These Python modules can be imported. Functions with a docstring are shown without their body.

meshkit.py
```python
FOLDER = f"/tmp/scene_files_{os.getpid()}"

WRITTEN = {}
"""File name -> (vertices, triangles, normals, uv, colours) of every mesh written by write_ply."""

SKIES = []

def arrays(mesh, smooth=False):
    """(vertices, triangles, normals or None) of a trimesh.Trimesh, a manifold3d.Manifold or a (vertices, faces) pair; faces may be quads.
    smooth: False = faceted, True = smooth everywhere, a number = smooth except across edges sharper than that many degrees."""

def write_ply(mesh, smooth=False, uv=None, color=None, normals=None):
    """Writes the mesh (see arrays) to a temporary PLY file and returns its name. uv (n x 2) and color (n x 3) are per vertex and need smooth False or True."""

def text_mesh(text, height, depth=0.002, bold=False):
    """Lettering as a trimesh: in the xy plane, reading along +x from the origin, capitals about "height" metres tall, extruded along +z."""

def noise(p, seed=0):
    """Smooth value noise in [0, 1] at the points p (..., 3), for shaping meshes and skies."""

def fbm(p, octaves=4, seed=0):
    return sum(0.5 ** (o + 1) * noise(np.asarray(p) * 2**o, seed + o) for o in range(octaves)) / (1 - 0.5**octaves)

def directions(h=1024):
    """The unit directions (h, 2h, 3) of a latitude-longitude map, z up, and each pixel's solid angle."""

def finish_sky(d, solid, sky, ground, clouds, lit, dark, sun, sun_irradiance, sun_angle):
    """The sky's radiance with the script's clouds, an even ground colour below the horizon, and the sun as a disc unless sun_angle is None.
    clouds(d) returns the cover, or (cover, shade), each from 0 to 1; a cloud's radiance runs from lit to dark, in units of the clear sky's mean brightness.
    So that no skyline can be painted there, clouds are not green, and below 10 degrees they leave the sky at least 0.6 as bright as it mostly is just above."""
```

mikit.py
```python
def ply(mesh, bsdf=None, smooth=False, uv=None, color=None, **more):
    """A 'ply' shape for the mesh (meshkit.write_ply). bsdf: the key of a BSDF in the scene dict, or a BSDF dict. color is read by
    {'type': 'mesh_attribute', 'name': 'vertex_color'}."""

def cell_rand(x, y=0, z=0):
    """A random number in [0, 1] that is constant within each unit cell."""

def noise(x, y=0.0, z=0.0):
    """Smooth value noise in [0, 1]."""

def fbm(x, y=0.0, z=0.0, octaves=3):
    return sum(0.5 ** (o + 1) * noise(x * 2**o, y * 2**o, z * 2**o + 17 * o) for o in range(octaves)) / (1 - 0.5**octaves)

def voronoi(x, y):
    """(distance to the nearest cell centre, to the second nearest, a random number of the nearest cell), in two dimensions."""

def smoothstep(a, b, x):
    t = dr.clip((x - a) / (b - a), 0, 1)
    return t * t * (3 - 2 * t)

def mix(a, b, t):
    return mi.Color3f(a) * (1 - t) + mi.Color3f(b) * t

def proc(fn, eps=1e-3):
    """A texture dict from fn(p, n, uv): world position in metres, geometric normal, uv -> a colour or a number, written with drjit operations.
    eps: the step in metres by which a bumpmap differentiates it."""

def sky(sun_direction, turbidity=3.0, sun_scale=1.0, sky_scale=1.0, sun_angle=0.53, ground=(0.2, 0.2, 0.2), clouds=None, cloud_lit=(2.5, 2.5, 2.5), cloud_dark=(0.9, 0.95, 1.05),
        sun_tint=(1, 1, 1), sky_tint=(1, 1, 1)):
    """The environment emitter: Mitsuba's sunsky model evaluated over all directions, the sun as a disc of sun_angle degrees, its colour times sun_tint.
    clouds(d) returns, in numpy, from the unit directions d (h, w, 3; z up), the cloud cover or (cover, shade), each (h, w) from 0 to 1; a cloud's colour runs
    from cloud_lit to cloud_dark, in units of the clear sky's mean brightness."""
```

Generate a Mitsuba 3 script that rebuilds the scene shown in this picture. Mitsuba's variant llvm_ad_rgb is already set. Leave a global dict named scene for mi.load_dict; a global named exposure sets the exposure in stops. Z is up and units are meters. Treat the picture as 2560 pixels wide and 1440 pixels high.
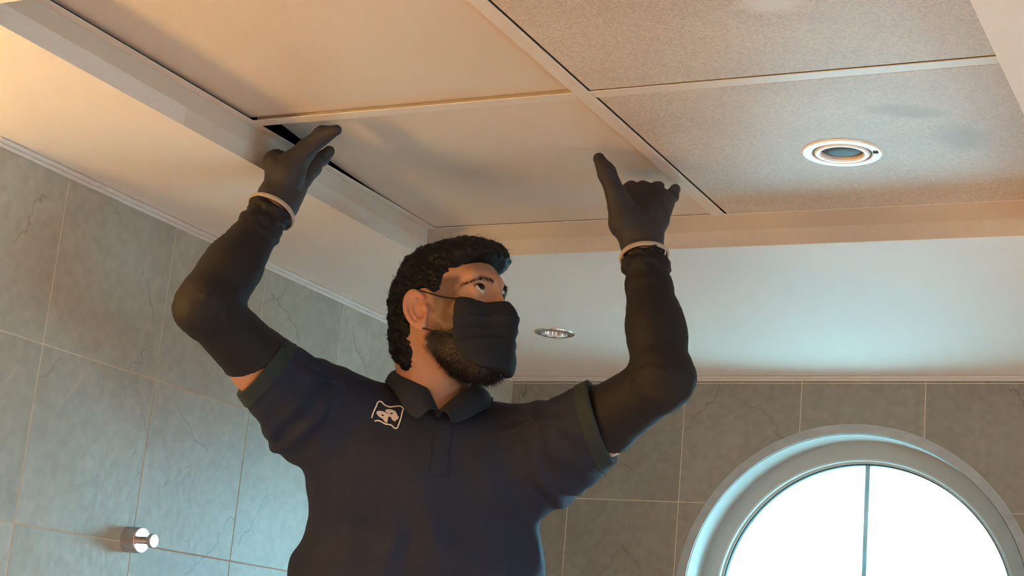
import math, random, numpy as np, trimesh, manifold3d as m3, mitsuba as mi, drjit as dr, mikit, meshkit
from mikit import noise, fbm, smoothstep, mix, cell_rand
random.seed(7)
T = mi.ScalarTransform4f
scene, labels = {}, {}

# ---------------------------------------------------------------- camera, sky, exposure
CAM = np.array([0.0, 0.0, 1.45])
FWD = np.array([-0.44366194, 0.86485965, 0.23490822]); UP = np.array([0.02559941, -0.24978066, 0.96796399])
scene['camera'] = {'type': 'perspective', 'fov': 35.1798, 'fov_axis': 'x', 'near_clip': 0.05, 'far_clip': 500.0,
                   'to_world': T().look_at(origin=CAM.tolist(), target=(CAM + FWD).tolist(), up=UP.tolist())}
scene['sky'] = mikit.sky((0.3, -0.5, 0.8), turbidity=4.0, sun_scale=0.0, ground=(0.22, 0.22, 0.21),
                         clouds=lambda d: np.full(d.shape[:2], 0.95), cloud_lit=(1.3, 3.4, 4.4), cloud_dark=(1.3, 3.4, 4.4))
SKY_GAIN = 55.0
scene['sky']['scale'] = SKY_GAIN
exposure = 0.22
WARM = np.array([1.0, 0.57, 0.18])
WARM2 = np.array([1.0, 0.40, 0.16])
LAMP_POWER = 60.0          # radiance of the vanity lamp shade
DOWN_POWER = 2000.0          # radiance of the lit downlights behind the camera

# ---------------------------------------------------------------- helpers
def put(key, mesh, bsdf, smooth=False, label=None, category=None, kind=None, group=None, **more):
    base, n = key, 0
    while key in scene:
        n += 1; key = f'{base}_{n:03d}'
    scene[key] = mikit.ply(mesh, bsdf, smooth, **more) if not (isinstance(mesh, dict)) else {**mesh, **more}
    tag(key, label, category, kind, group)
    return key
def tag(key, label=None, category=None, kind=None, group=None):
    d = {k: v for k, v in dict(label=label, category=category, kind=kind, group=group).items() if v}
    if d: labels[key] = {**labels.get(key, {}), **d}
def cbox(x0, x1, y0, y1, z0, z1, c=0.0):
    """a box, its edges chamfered by c"""
    if c <= 0:
        return trimesh.creation.box(bounds=[[x0, y0, z0], [x1, y1, z1]])
    pts = []
    for x, sx in ((x0, 1), (x1, -1)):
        for y, sy in ((y0, 1), (y1, -1)):
            for z, sz in ((z0, 1), (z1, -1)):
                pts += [(x, y + sy*c, z + sz*c), (x + sx*c, y, z + sz*c), (x + sx*c, y + sy*c, z)]
    return trimesh.convex.convex_hull(np.array(pts))
def tri(man):
    m = man.to_mesh(); return trimesh.Trimesh(m.vert_properties[:, :3], m.tri_verts, process=False)
def man(t):
    return m3.Manifold(m3.Mesh(np.asarray(t.vertices, np.float32), np.asarray(t.faces, np.uint32)))
def cat(*ms): return trimesh.util.concatenate(list(ms))
def lathe(profile, axis='z', at=(0, 0, 0), n=64, closed=True):
    """revolve the (r, h) profile about an axis through `at`; a closed profile is a solid ring"""
    p = np.asarray(profile, float); k = len(p)
    a = np.linspace(0, 2*np.pi, n, endpoint=False)
    v = np.array([[r*np.cos(t), r*np.sin(t), h] for t in a for r, h in p])
    f = []
    m = k if closed else k - 1
    for i in range(n):
        j = (i + 1) % n
        for q in range(m):
            w = (q + 1) % k
            A, B, C, D = i*k+q, j*k+q, j*k+w, i*k+w
            f += [[A, B, C], [A, C, D]]
    t = trimesh.Trimesh(v, f, process=False); t.merge_vertices()
    t.update_faces(t.nondegenerate_faces())
    t.fix_normals()
    if axis == 'y':   # h runs along +y
        v = t.vertices.copy(); t.vertices = np.c_[v[:, 0], v[:, 2], -v[:, 1]]
    if axis == 'x':
        v = t.vertices.copy(); t.vertices = np.c_[v[:, 2], v[:, 1], -v[:, 0]]
    t.apply_translation(at); return t
def rgb(c): return {'type': 'rgb', 'value': [float(x) for x in c]}
def princ(c, rough=0.5, spec=0.5, metal=0.0, **k):
    return {'type': 'twosided', 'bsdf': {'type': 'principled', 'base_color': c if isinstance(c, dict) else rgb(c), 'roughness': rough, 'specular': spec, 'metallic': metal, **k}}
def bump(b, fn, scale, eps=1e-3):
    inner = b['bsdf'] if b['type'] == 'twosided' else b
    return {'type': 'twosided', 'bsdf': {'type': 'bumpmap', 'tex': mikit.proc(fn, eps), 'scale': scale, 'bsdf': inner}}

# ---------------------------------------------------------------- materials of the room
def tile_colour_of(u0, v0, tint):
    """stone of the tiles; u0, v0: where a joint of the grid lies, so that every tile is cut from another place of the slab"""
    def fn(p, n, uv):
        U_ = p.x + p.y; iu, iv = dr.floor((U_ - u0)/0.296), dr.floor((p.z - v0)/0.296)
        flip = dr.select(cell_rand(iu, iv, 5) > 0.5, 1.0, -1.0)
        u = U_*flip + 13*cell_rand(iu, iv, 1); v = p.z + 17*cell_rand(iu, iv, 2)
        big = fbm(u*5, v*5, 4.0, 3); fine = fbm(u*70, v*70, 1.0, 3)
        c = mix((0.345, 0.318, 0.258), (0.455, 0.425, 0.350), big)
        c = c*(0.88 + 0.24*fine)*(0.95 + 0.1*cell_rand(iu, iv, 3))
        w1 = fbm(u*7 + 3, v*7, 0.0, 4); w2 = fbm(u*5, v*5 + 9, 2.0, 4)
        x = u*3.4 - v*2.7 + 0.42*w1 + 0.05*noise(u*90, v*90)
        d = dr.abs(x - dr.floor(x) - 0.5)
        vein = (1 - smoothstep(0.0, 0.012, d))*smoothstep(0.46, 0.57, fbm(u*6 + 7, v*6 + 2, 5.0, 3))
        x2 = u*2.3 + v*3.1 + 0.5*w2 + 0.05*noise(u*60, v*60)
        d2 = dr.abs(x2 - dr.floor(x2) - 0.5)
        vein2 = (1 - smoothstep(0.0, 0.010, d2))*smoothstep(0.53, 0.63, fbm(u*6 + 1, v*6 + 5, 8.0, 3))
        pale = (1 - smoothstep(0.0, 0.03, dr.abs(d2 - 0.2)))*smoothstep(0.52, 0.70, fbm(u*8 + 1, v*8 + 5, 9.0, 3))
        c = mix(c, (0.56, 0.54, 0.46), pale*0.16)
        c = mix(c, (0.10, 0.09, 0.075), vein*0.42)
        return mix(c, (0.12, 0.105, 0.085), vein2*0.34)*mi.Color3f(*tint)
    return fn
scene['mat_tile'] = bump(princ(mikit.proc(tile_colour_of(-1.885 + 1.999, 2.216, (1, 1, 1))), 0.42, 0.45), lambda p, n, uv: fbm((p.x + p.y)*90, p.z*90, 0.0, 3), 0.0006)
scene['mat_tile_back_shaded'] = bump(princ(mikit.proc(tile_colour_of(3.730 - 1.699, 2.204, (0.66, 0.615, 0.61))), 0.42, 0.45), lambda p, n, uv: fbm((p.x + p.y)*90, p.z*90, 0.0, 3), 0.0006)  # same stone as the left wall, the backlit wall's shade put into its tint
scene['mat_grout'] = princ((0.62, 0.54, 0.43), 0.9, 0.2)
scene['mat_wallback'] = princ((0.45, 0.40, 0.32), 0.9, 0.2)
scene['mat_paint'] = bump(princ((0.74, 0.72, 0.68), 0.55, 0.3), lambda p, n, uv: fbm(p.x*160, p.y*160, p.z*160, 2), 0.00012)
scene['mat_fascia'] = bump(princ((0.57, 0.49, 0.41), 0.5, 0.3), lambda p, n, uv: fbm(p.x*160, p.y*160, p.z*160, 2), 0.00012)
scene['mat_room'] = princ((0.62, 0.56, 0.48), 0.8, 0.3)
scene['mat_floor'] = princ(mikit.proc(lambda p, n, uv: mix((0.40, 0.36, 0.30), (0.50, 0.46, 0.39), fbm(p.x*4, p.y*4, 0.0, 4))), 0.4, 0.4)
scene['mat_trim'] = princ((0.70, 0.69, 0.66), 0.35, 0.5)
scene['mat_tee'] = princ((0.62, 0.58, 0.53), 0.34, 0.5)
scene['mat_void'] = princ((0.05, 0.045, 0.04), 0.9, 0.1)
scene['mat_pvc'] = princ((0.45, 0.45, 0.425), 0.4, 0.4)
scene['mat_reveal'] = bump(princ((0.42, 0.41, 0.39), 0.6, 0.3), lambda p, n, uv: fbm(p.x*60, p.y*60, p.z*60, 3), 0.0015)
scene['mat_rim'] = bump(princ(mikit.proc(lambda p, n, uv: mix((0.33, 0.33, 0.325), (0.44, 0.435, 0.425), fbm(p.x*40, p.y*40, p.z*40, 3))), 0.6, 0.3), lambda p, n, uv: fbm(p.x*120, p.y*120, p.z*120, 2), 0.001)
scene['mat_gasket'] = princ((0.03, 0.05, 0.05), 0.6, 0.3)
scene['mat_mullion'] = princ((0.26, 0.40, 0.44), 0.5, 0.4)
scene['mat_glass'] = {'type': 'thindielectric', 'int_ior': 1.5}
scene['mat_chrome'] = {'type': 'twosided', 'bsdf': {'type': 'roughconductor', 'material': 'Cr', 'alpha': 0.04}}
scene['mat_chrome_soft'] = {'type': 'twosided', 'bsdf': {'type': 'roughconductor', 'material': 'Al', 'alpha': 0.15}}
scene['mat_white'] = princ((0.86, 0.87, 0.86), 0.28, 0.6)
scene['mat_lampglass'] = princ((0.55, 0.55, 0.53), 0.15, 0.6)
scene['mat_ring'] = princ((0.93, 0.93, 0.92), 0.22, 0.8)
scene['mat_lens'] = princ((0.05, 0.038, 0.03), 0.4, 0.2)
scene['mat_dark'] = princ((0.03, 0.028, 0.027), 0.5, 0.4)
def panel_clean(p, n, uv):
    return mix((0.575, 0.505, 0.43), (0.61, 0.54, 0.465), fbm(p.x*5, p.y*5, 2.0, 3))
def panel_dusty(p, n, uv):
    big = fbm(p.x*4.5, p.y*7, 1.0, 3)
    grain = noise(p.x*420, p.y*420, 0.0)*0.6 + noise(p.x*900, p.y*700, 3.0)*0.4
    c = mix((0.465, 0.395, 0.335), (0.555, 0.49, 0.42), big)
    c = c * (0.76 + 0.48*grain)
    # greasy dark smear beside the lamp, pale worn patch near the far row's front
    def blob(cx, cy, a, b, t):
        dx = p.x - cx; dy = p.y - cy
        ex = (dx*math.cos(t) + dy*math.sin(t))/a; ey = (-dx*math.sin(t) + dy*math.cos(t))/b
        return 1 - smoothstep(0.35, 1.0, dr.sqrt(ex*ex + ey*ey) + 0.35*(fbm(p.x*30, p.y*30, 6.0, 3) - 0.5))
    smear = dr.maximum(blob(-0.505, 2.165, 0.075, 0.035, 0.5), blob(-0.455, 2.285, 0.05, 0.075, 0.1))
    c = mix(c, (0.31, 0.25, 0.20), smear*0.6)
    pale = blob(-0.585, 1.76, 0.055, 0.04, 0.2)
    return mix(c, (0.66, 0.68, 0.66), pale*0.6)
scene['mat_panel'] = princ(mikit.proc(panel_clean), 0.38, 0.4)
scene['mat_panel_dusty'] = bump(princ(mikit.proc(panel_dusty), 0.40, 0.36), lambda p, n, uv: noise(p.x*420, p.y*420, 0.0) + 0.6*noise(p.x*850, p.y*850, 2.0), 0.00014, 5e-4)

# ---------------------------------------------------------------- room dimensions
XL, YB, ZS, ZP, ZF = -1.885, 3.730, 2.221, 2.280, -0.12     # left wall, back wall, soffit, panel grid, floor
RX0, RX1, RY0, RY1 = -1.530, -0.330, 1.395, 2.606           # ceiling recess
XR, YF, XA, YA = 1.70, -1.70, -3.00, 1.82                   # right wall, front wall, alcove end, end of left wall
P = 0.296                                                    # tile pitch
WX, WZ, WR = -0.972, 1.680, 0.426                            # round window
put('floor', cbox(XA - .1, XR + .2, YF - .1, YB + .3, ZF - .1, ZF), 'mat_floor', kind='structure', label='pale stone floor of the room')

# left wall: backing slab, grout bed, tiles
put('wall_left', cbox(XL - .30, XL - .004, YA, YB + .3, ZF, ZS + .3), 'mat_wallback', kind='structure', label='left wall clad in square stone tiles')
put('wall_left__grout', cbox(XL - .004, XL - .0005, YA, YB, ZF, ZS), 'mat_grout')
G = 0.0011
def tile_mesh(w, h, axis):
    c = 0.0004
    if axis == 'x':   # on the left wall, facing +x
        return cbox(-.006, 0, 0, w, 0, h, c)
    return cbox(0, w, 0, .006, 0, h, c)
full_x, full_y = mikit.ply(tile_mesh(P - 2*G, P - 2*G, 'x'), 'mat_tile'), mikit.ply(tile_mesh(P - 2*G, P - 2*G, 'y'), 'mat_tile_back_shaded')
ZT = 2.216
ycols = [1.999 + P*(k - 1) for k in range(8)]
for r in range(8):
    z0, z1 = max(ZT - P*(r + 1), ZF), ZT - P*r
    for y in ycols:
        y0, y1 = max(y, YA), min(y + P, YB)
        if y1 - y0 < .02: continue
        if y1 - y0 > P - 1e-6 and z1 - z0 > P - 1e-6:
            put('wall_left__tile', full_x, None, to_world=T().translate([XL, y0 + G, z0 + G]))
        else:
            put('wall_left__tile', tile_mesh(y1 - y0 - 2*G, z1 - z0 - 2*G, 'x'), 'mat_tile', to_world=T().translate([XL, y0 + G, z0 + G]))

# back wall with the round opening
cyl = tri(m3.Manifold.cylinder(1.0, WR, WR, 96)); v = cyl.vertices
cyl = trimesh.Trimesh(np.c_[v[:, 0] + WX, v[:, 2]*1.0 + YB - .4, -v[:, 1] + WZ], cyl.faces, process=False); CYL = man(cyl)
def holed(t): return tri(man(t) - CYL)
put('wall_back', holed(cbox(XL - .3, XR + .2, YB + .004, YB + .30, ZF, ZS + .3)), 'mat_wallback', kind='structure', label='back wall clad in stone tiles around a round window')
put('wall_back__grout', holed(cbox(XL - .004, XR, YB - .0009, YB + .004, ZF, ZS)), 'mat_grout')
ZB = 2.204
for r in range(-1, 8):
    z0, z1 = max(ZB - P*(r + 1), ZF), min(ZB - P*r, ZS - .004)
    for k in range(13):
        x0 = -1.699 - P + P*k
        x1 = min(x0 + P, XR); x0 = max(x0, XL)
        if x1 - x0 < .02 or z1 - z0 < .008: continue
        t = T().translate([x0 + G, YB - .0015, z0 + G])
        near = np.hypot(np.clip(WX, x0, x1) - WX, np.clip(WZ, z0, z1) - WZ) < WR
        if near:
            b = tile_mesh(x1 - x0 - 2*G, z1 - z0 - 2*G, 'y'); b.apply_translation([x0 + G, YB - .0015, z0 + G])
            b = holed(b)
            if len(b.faces) > 4: put('wall_back__tile', b, 'mat_tile_back_shaded')
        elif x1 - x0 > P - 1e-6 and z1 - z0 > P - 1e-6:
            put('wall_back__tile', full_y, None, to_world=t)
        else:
            put('wall_back__tile', tile_mesh(x1 - x0 - 2*G, z1 - z0 - 2*G, 'y'), 'mat_tile_back_shaded', to_world=t)

# the walls the photograph does not look at
RWY0, RWY1, RWZ0, RWZ1 = 0.70, 2.35, 0.60, 1.75
put('wall_right', tri(man(cbox(XR, XR + .2, YF - .1, YB + .3, ZF, ZS + .3)) - man(cbox(XR - .1, XR + .3, RWY0, RWY1, RWZ0, RWZ1))), 'mat_room', kind='structure', label='right wall beyond the frame, with a window')
tag('window_2', 'plain rectangular window in the right wall beyond the frame', None, 'structure')
put('window_2__frame', tri(man(cbox(XR + .10, XR + .14, RWY0, RWY1, RWZ0, RWZ1, .002)) - man(cbox(XR, XR + .3, RWY0 + .05, RWY1 - .05, RWZ0 + .05, RWZ1 - .05))), 'mat_pvc')
put('window_2__pane', trimesh.Trimesh([[XR + .12, RWY0 + .05, RWZ0 + .05], [XR + .12, RWY1 - .05, RWZ0 + .05], [XR + .12, RWY1 - .05, RWZ1 - .05], [XR + .12, RWY0 + .05, RWZ1 - .05]], [[0, 1, 2], [0, 2, 3]], process=False), 'mat_glass')
put('wall_front', cbox(XA - .1, XR + .1, YF - .1, YF, ZF, ZS + .3), 'mat_room', kind='structure', label='wall behind the camera')
put('wall_alcove', cat(cbox(XA - .1, XA, YF - .1, YA + .3, ZF, ZS + .3), cbox(XA, XL - .302, YA, YA + .1, ZF, ZS + .3)), 'mat_room', kind='structure', label='side wall of the wash alcove left of the frame')

# ceiling: plaster soffit around the recess, with its four drop faces
def soffit():
    outer = man(cbox(XA - .1, XR + .1, YF - .1, YB + .3, ZS, ZS + .03))
    hole = man(cbox(RX0, RX1, RY0, RY1, ZS - .1, ZS + .2))
    for x, y, r in HOLES:
        c = m3.Manifold.cylinder(.3, r, r, 48).translate([x, y, ZS - .1]); hole = hole + c
    return tri(outer - hole)
DOWNS = [(0.55, 0.9), (0.55, -0.5), (-0.75, -0.5), (0.75, 2.3)]
HOLES = [(-1.541, 3.235, .040)] + [(x, y, .045) for x, y in DOWNS]
put('ceiling', soffit(), 'mat_paint', kind='structure', label='painted plaster ceiling stepping up into a recess of metal panels')
for a in ((RX0 - .012, RX0, RY0 - .012, RY1 + .012), (RX1, RX1 + .012, RY0 - .012, RY1 + .012)):
    put('ceiling__fascia', cbox(*a, ZS + .0001, ZP + .002, .0008), 'mat_fascia')
for a in ((RX0, RX1, RY0 - .012, RY0), (RX0, RX1, RY1, RY1 + .012)):
    put('ceiling__fascia', cbox(*a, ZS + .0001, ZP + .002, .0008), 'mat_fascia')
put('ceiling__slab', cbox(XA - .1, XR + .1, YF - .1, YB + .3, ZS + .295, ZS + .40), 'mat_void')

# shadow trim where soffit meets tiles
def wall_trim_y(y0, y1):
    return cat(cbox(XL, XL + .010, y0, y1, ZS - .007, ZS - .0005, .001), cbox(XL, XL + .004, y0, y1, ZS - .014, ZS - .007, .001))
def wall_trim_x(x0, x1):
    return cat(cbox(x0, x1, YB - .012, YB - .002, ZS - .006, ZS - .0005, .001), cbox(x0, x1, YB - .006, YB - .002, ZS - .012, ZS - .006, .001))
put('trim_1', wall_trim_y(YA, YB - .012), 'mat_trim', kind='structure', label='white shadow-gap trim along the top of the left tiled wall')
put('trim_2', wall_trim_x(XL, XR), 'mat_trim', kind='structure', label='white shadow-gap trim along the top of the back tiled wall')

# suspended grid: edge angles, main runner, cross tees
GRID = 'ceiling_grid'
tag(GRID, 'painted metal ceiling grid of edge angles, main runner and cross tees holding the four panels', 'ceiling grid')
def angle(x0, x1, y0, y1): return cbox(x0, x1, y0, y1, ZP, ZP + .0016, .0004)
put(GRID + '__edge_angle', cat(angle(RX0, RX0 + .017, RY0, RY1)), 'mat_tee')
put(GRID + '__edge_angle', cat(angle(RX1 - .017, RX1, RY0, RY1)), 'mat_tee')
put(GRID + '__edge_angle', cat(angle(RX0 + .017, RX1 - .017, RY0, RY0 + .017)), 'mat_tee')
put(GRID + '__edge_angle', cat(angle(RX0 + .017, RX1 - .017, RY1 - .006, RY1)), 'mat_tee')
MX0, MX1, CY0, CY1 = -0.951, -0.926, 1.990, 2.014
put(GRID + '__main_runner', cat(cbox(MX0, MX1, RY0 + .017, RY1 - .004, ZP - .0006, ZP + .0016, .0005), cbox((MX0 + MX1)/2 - .001, (MX0 + MX1)/2 + .001, RY0, RY1, ZP + .0016, ZP + .036)), 'mat_tee')
for x0, x1 in ((RX0 + .017, MX0), (MX1, RX1 - .017)):
    put(GRID + '__cross_tee', cat(cbox(x0, x1, CY0, CY1, ZP - .0002, ZP + .0016, .0005), cbox(x0, x1, (CY0 + CY1)/2 - .001, (CY0 + CY1)/2 + .001, ZP + .0016, ZP + .034)), 'mat_tee')

# the four panels: shallow folded pans. corner lifts in metres: (x0y0, x1y0, x0y1, x1y1)
def pan(x0, x1, y0, y1, z, drop, lift=(0, 0, 0, 0), n=14, hole=None):
    b = cbox(x0, x1, y0, y1, z, z + .012, .0012)
    m = man(b)
    if hole: m = m - m3.Manifold.cylinder(.2, hole[2], hole[2], 64).translate([hole[0], hole[1], z - .1])
    if any(lift): m = m.refine_to_length(.05)
    t = tri(m); v = t.vertices.copy()
    s = (v[:, 0] - x0)/(x1 - x0); r = (v[:, 1] - y0)/(y1 - y0)
    v[:, 2] += lift[0]*(1-s)*np.clip(1-r, 0, 1)**2.2 + lift[1]*s*(1-r) + lift[2]*(1-s)*r + lift[3]*s*r
    t.vertices = v
    return t
LX, LY = -0.642, 2.318
PANELS = [('mat_panel', (RX0 + .006, MX0 + .006, RY0 + .006, CY0 + .006, ZP + .008, 0), {}, 'clean satin metal ceiling panel nearest the orange lit soffit, left of the main runner'),
          ('mat_panel', (RX0 + .010, MX0 + .007, CY1 - .006, RY1 - .001, ZP + .0020, 0), {'lift': (.030, .003, .0006, .0004)}, 'smooth ceiling panel being pushed up by the gloved hands, tilted at its corner'),
          ('mat_panel_dusty', (MX1 + .003, RX1 - .006, RY0 + .006, CY0 - .003, ZP + .0006, 0), {}, 'grainy dusty ceiling panel without a lamp, with a pale worn patch'),
          ('mat_panel_dusty', (MX1 + .003, RX1 - .006, CY1 + .002, RY1 - .005, ZP + .0006, 0), {'hole': (LX, LY, .040)}, 'grainy ceiling panel with the round downlight and a dark smear')]
for bs, a, k, lab in PANELS:
    put('ceiling_panel', pan(*a, **k), bs, label=lab, category='ceiling panel')

# big gimbal downlight in the near right panel
D = 'downlight'
tag(D, 'switched-off round gimbal downlight with a broad white ring in the grainy ceiling panel', 'downlight')
zc = ZP + .0006
wob = lambda r: [(r, zc - .0001), (r - .002, zc - .0026), (.047, zc - .0028), (.045, zc - .0010), (.045, zc)]
ring = lathe(wob(.0615), 'z', (LX, LY, 0), 96)
put(D + '__ring', ring, 'mat_ring', 30, label='broad glossy white ring')
put(D + '__groove', lathe([(.0452, zc - .0012), (.0425, zc - .0006), (.0425, zc + .004), (.0452, zc + .004)], 'z', (LX, LY, 0), 96), 'mat_dark', 30)
put(D + '__gimbal', lathe([(.0425, zc - .0022), (.040, zc - .0040), (.0345, zc - .0036), (.0325, zc - .0010), (.0325, zc + .004), (.0425, zc + .004)], 'z', (LX, LY, 0), 96), 'mat_ring', 30, label='white inner ring')
put(D + '__bulb', lathe([(0, zc - .0006), (.014, zc - .0009), (.024, zc + .0006), (.0318, zc + .0034), (.0318, zc + .03), (0, zc + .03)], 'z', (LX, LY, 0), 64, False), 'mat_lens', 30, label='dark glass front of the bulb')
put(D + '__clip', cbox(LX + .048, LX + .056, LY - .004, LY + .003, zc - .0050, zc - .0024, .001), 'mat_dark', label='small spring clip')

# small chrome downlight in the back soffit
D = 'small_downlight'
sx, sy = -1.541, 3.235
tag(D, 'small chrome downlight with a ribbed reflector in the blue lit soffit behind the man', 'downlight')
put(D + '__bezel', lathe([(.046, ZS - .0002), (.045, ZS - .0025), (.036, ZS - .0055), (.031, ZS - .004), (.030, ZS + .01), (.039, ZS + .01), (.039, ZS)], 'z', (sx, sy, 0), 64), 'mat_chrome_soft', 30)
def ribbed():
    t = lathe([(.0305, ZS - .002), (.029, ZS + .008), (.022, ZS + .022), (.010, ZS + .030), (0, ZS + .031)], 'z', (0, 0, 0), 72, False)
    v = t.vertices.copy(); a = np.arctan2(v[:, 1], v[:, 0]); k = 1 + .05*np.cos(24*a)
    t.vertices = np.c_[v[:, 0]*k + sx, v[:, 1]*k + sy, v[:, 2]]; return t
put(D + '__reflector', ribbed(), 'mat_chrome', 30)
put(D + '__bulb', lathe([(0, ZS + .004), (.010, ZS + .006), (.013, ZS + .014), (.008, ZS + .028), (0, ZS + .029)], 'z', (sx, sy, 0), 32, False), 'mat_lampglass', 30)

# round window
W = 'window_1'
tag(W, 'round window with a grey frame and a thin vertical bar, sunk in the back wall', None, 'structure')
put(W + '__stone_rim', lathe([(WR + .0005, YB - .004), (WR - .022, YB - .003), (WR - .0235, YB + .012), (WR + .0005, YB + .012)], 'y', (WX, 0, WZ), 128), 'mat_rim', 30)
put(W + '__reveal', lathe([(WR - .0236, YB + .002), (WR - .0236, YB + .110), (WR + .01, YB + .110), (WR + .01, YB + .013), (WR - .0228, YB + .013)], 'y', (WX, 0, WZ), 128), 'mat_reveal', 30)
YW = YB + .100
put(W + '__frame', lathe([(.405, YW), (.360, YW - .002), (.356, YW + .001), (.3545, YW + .012), (.350, YW + .013), (.349, YW + .06), (.405, YW + .06)], 'y', (WX, 0, WZ), 128), 'mat_pvc', 30)
put(W + '__gasket', lathe([(.3495, YW + .0165), (.3472, YW + .0175), (.3472, YW + .03), (.3495, YW + .03)], 'y', (WX, 0, WZ), 128), 'mat_gasket', 30)
put(W + '__pane', lathe([(0, YW + .022), (.349, YW + .022)], 'y', (WX, 0, WZ), 96, False), 'mat_glass')
put(W + '__bar', cbox(WX - .0055, WX + .0055, YW + .026, YW + .046, WZ - .349, WZ + .349, .001), 'mat_mullion')

# robe hook on the left wall
H = 'robe_hook'
hy, hz = 2.283, 1.630
tag(H, 'polished chrome robe hook on the left tiled wall at a grout crossing', 'hook')
def xlathe(p): return lathe(p, 'x', (XL, hy, hz), 64)
put(H + '__base', xlathe([(0, .0002), (.0225, .0002), (.0225, .030), (.0215, .0315), (0, .0315)]), 'mat_chrome', 30)
put(H + '__pin', xlathe([(0, .0316), (.0062, .0316), (.0062, .050), (0, .050)]), 'mat_chrome', 30)
put(H + '__knob', xlathe([(0, .050), (.0115, .050), (.0122, .051), (.0122, .0575), (.0115, .0585), (0, .0585)]), 'mat_chrome', 30)

# lit lamps of the room that stand outside the photograph
def emit(c): return {'type': 'area', 'radiance': rgb(c)}
for x, y in DOWNS:
    k = 'lit_downlight' if 'lit_downlight' not in labels else None
    n = sum(1 for q in labels if q.startswith('lit_downlight'))
    key = 'lit_downlight' + (f'_{n:03d}' if n else '')
    tag(key, 'lit warm downlight in the ceiling outside the picture', 'downlight', group='lit downlights outside the picture')
    put(key + '__bezel', lathe([(.052, ZS - .0002), (.050, ZS - .003), (.040, ZS - .004), (.038, ZS + .02), (.044, ZS + .02), (.044, ZS)], 'z', (x, y, 0), 48), 'mat_white', 30)
    g = lathe([(0, ZS + .012), (.037, ZS + .012)], 'z', (x, y, 0), 32, False)
    if g.face_normals[:, 2].mean() > 0: g.invert()
    scene[key + '__lens'] = {**mikit.ply(g, 'mat_white'), 'emitter': emit(WARM2*DOWN_POWER)}
VX, VZ, VY0, VY1 = -2.08, 1.86, 0.90, 1.68
tag('vanity_lamp', 'warm frosted bar lamp on the alcove wall left of the picture', 'lamp')
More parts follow.
